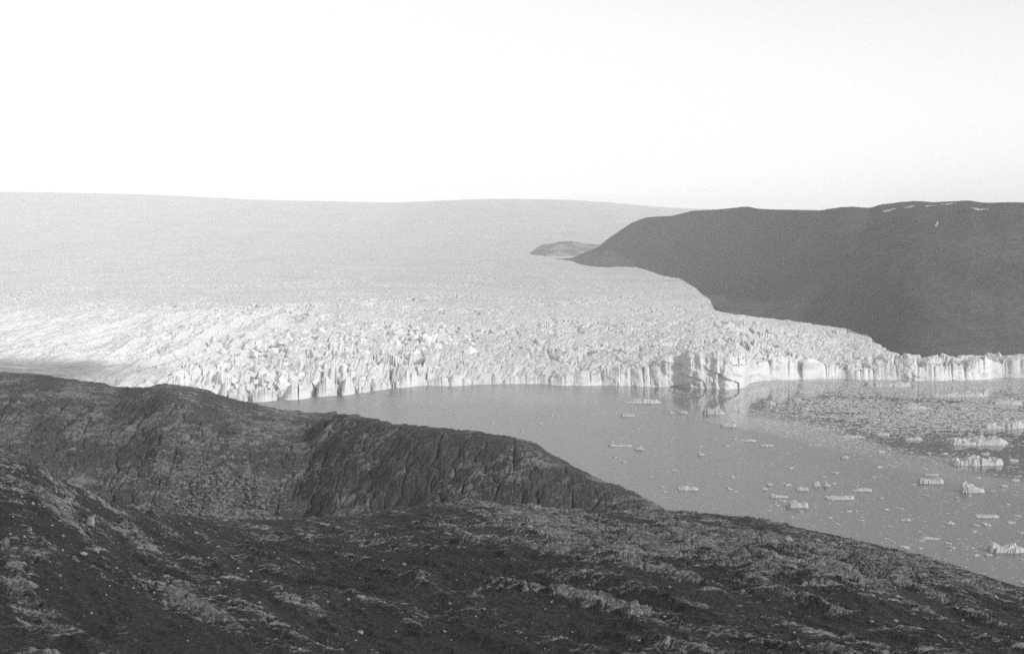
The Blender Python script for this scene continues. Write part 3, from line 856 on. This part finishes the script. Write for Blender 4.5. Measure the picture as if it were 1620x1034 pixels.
pick = (R.random(n) < dens) & ~on_land(fp, fr) & (Yb < front_y(fp) - 6)
fp, fr, Yb, Xb, brash, pale = fp[pick], fr[pick], Yb[pick], Xb[pick], brash[pick], pale[pick]
m_ = len(fp)
print('brash pieces', m_)
sz_ = np.where(brash > 0.35, np.exp(R.normal(0.0, 0.5, m_)) * 1.08, np.exp(R.normal(-0.05, 0.5, m_)) * 0.85)
sz_ = np.minimum(sz_ * (1 + 0.6 * pale), 3.4)
open_w = brash < 0.35
oi = np.nonzero(open_w)[0]; oi = oi[np.argsort(-sz_[oi])][:150]
bi = np.nonzero(~open_w)[0]; bi = bi[np.argsort(-sz_[bi])][:90]
for k in oi:
    o = place('ice_floe', fl_me[k % 8], Xb[k], Yb[k], 0.0, (sz_[k] * 1.4, sz_[k], sz_[k] * 0.8), R.random() * 6.28)
    tag(o, 'small white ice fragment drifting on the smooth grey open water', 'ice floe', 'small ice fragments on the open water')
for k in bi:
    o = place('ice_floe', fl_me[k % 8], Xb[k], Yb[k], 0.0, (sz_[k] * 1.4, sz_[k], sz_[k] * 0.9), R.random() * 6.28)
    tag(o, 'pale ice fragment packed among the dark brash below the ice wall', 'ice floe', 'ice fragments packed in the brash')
used = np.zeros(m_, bool); used[oi] = True; used[bi] = True
k = np.nonzero(~used)[0]
def plate(seed):
    r = np.random.default_rng(seed); q = 5
    th = np.linspace(0, 2 * np.pi, q, endpoint=False) + r.random(q) * 0.7
    rd = 0.65 + 0.55 * r.random(q)
    tilt = (r.random(2) - 0.5) * 0.16
    v = [(math.cos(a) * d, math.sin(a) * d * 0.85, -0.15) for a, d in zip(th, rd)]
    v += [(x * 0.9, y * 0.9, 0.10 + x * tilt[0] + y * tilt[1]) for x, y, _ in v]
    f = []
    for j in range(q):
        b = (j + 1) % q
        f += [(j, b, b + q), (j, b + q, j + q)]
    f += [(q, q + 1, q + 2), (q, q + 2, q + 3), (q, q + 3, q + 4)]
    me = bpy.data.meshes.new('brash_ice'); me.from_pydata(v, [], f); me.materials.append(MAT_BRASH)
    return me
merged('brash_ice', [plate(q) for q in range(9)], Xb[k], Yb[k], np.zeros(len(k)), sz_[k], MAT_BRASH,
       'drifting brash ice in streaks over the right half of the fjord', 'brash ice', 9)

# ------------------------------------------------------------------ haze: even air round everything
hm = bpy.data.materials.new('haze'); hm.use_nodes = True
ht = hm.node_tree
ht.nodes.clear()
ho = ht.nodes.new('ShaderNodeOutputMaterial')
hv = ht.nodes.new('ShaderNodeVolumePrincipled')
hv.inputs['Color'].default_value = (0.97, 0.97, 0.97, 1)
hv.inputs['Density'].default_value = HAZE
ht.links.new(hv.outputs[0], ho.inputs['Volume'])
x0, x1, y0, y1, z0, z1 = -15000, 15000, -3000, 26500, -60, 1250
v = [(x, y, z) for z in (z0, z1) for y in (y0, y1) for x in (x0, x1)]
haze = mesh_obj('haze', v, [(0, 2, 3, 1), (4, 5, 7, 6), (0, 1, 5, 4), (2, 6, 7, 3), (0, 4, 6, 2), (1, 3, 7, 5)], hm)
tag(haze, 'thin even haze veiling the far ice and mountain', 'haze', kind='stuff')
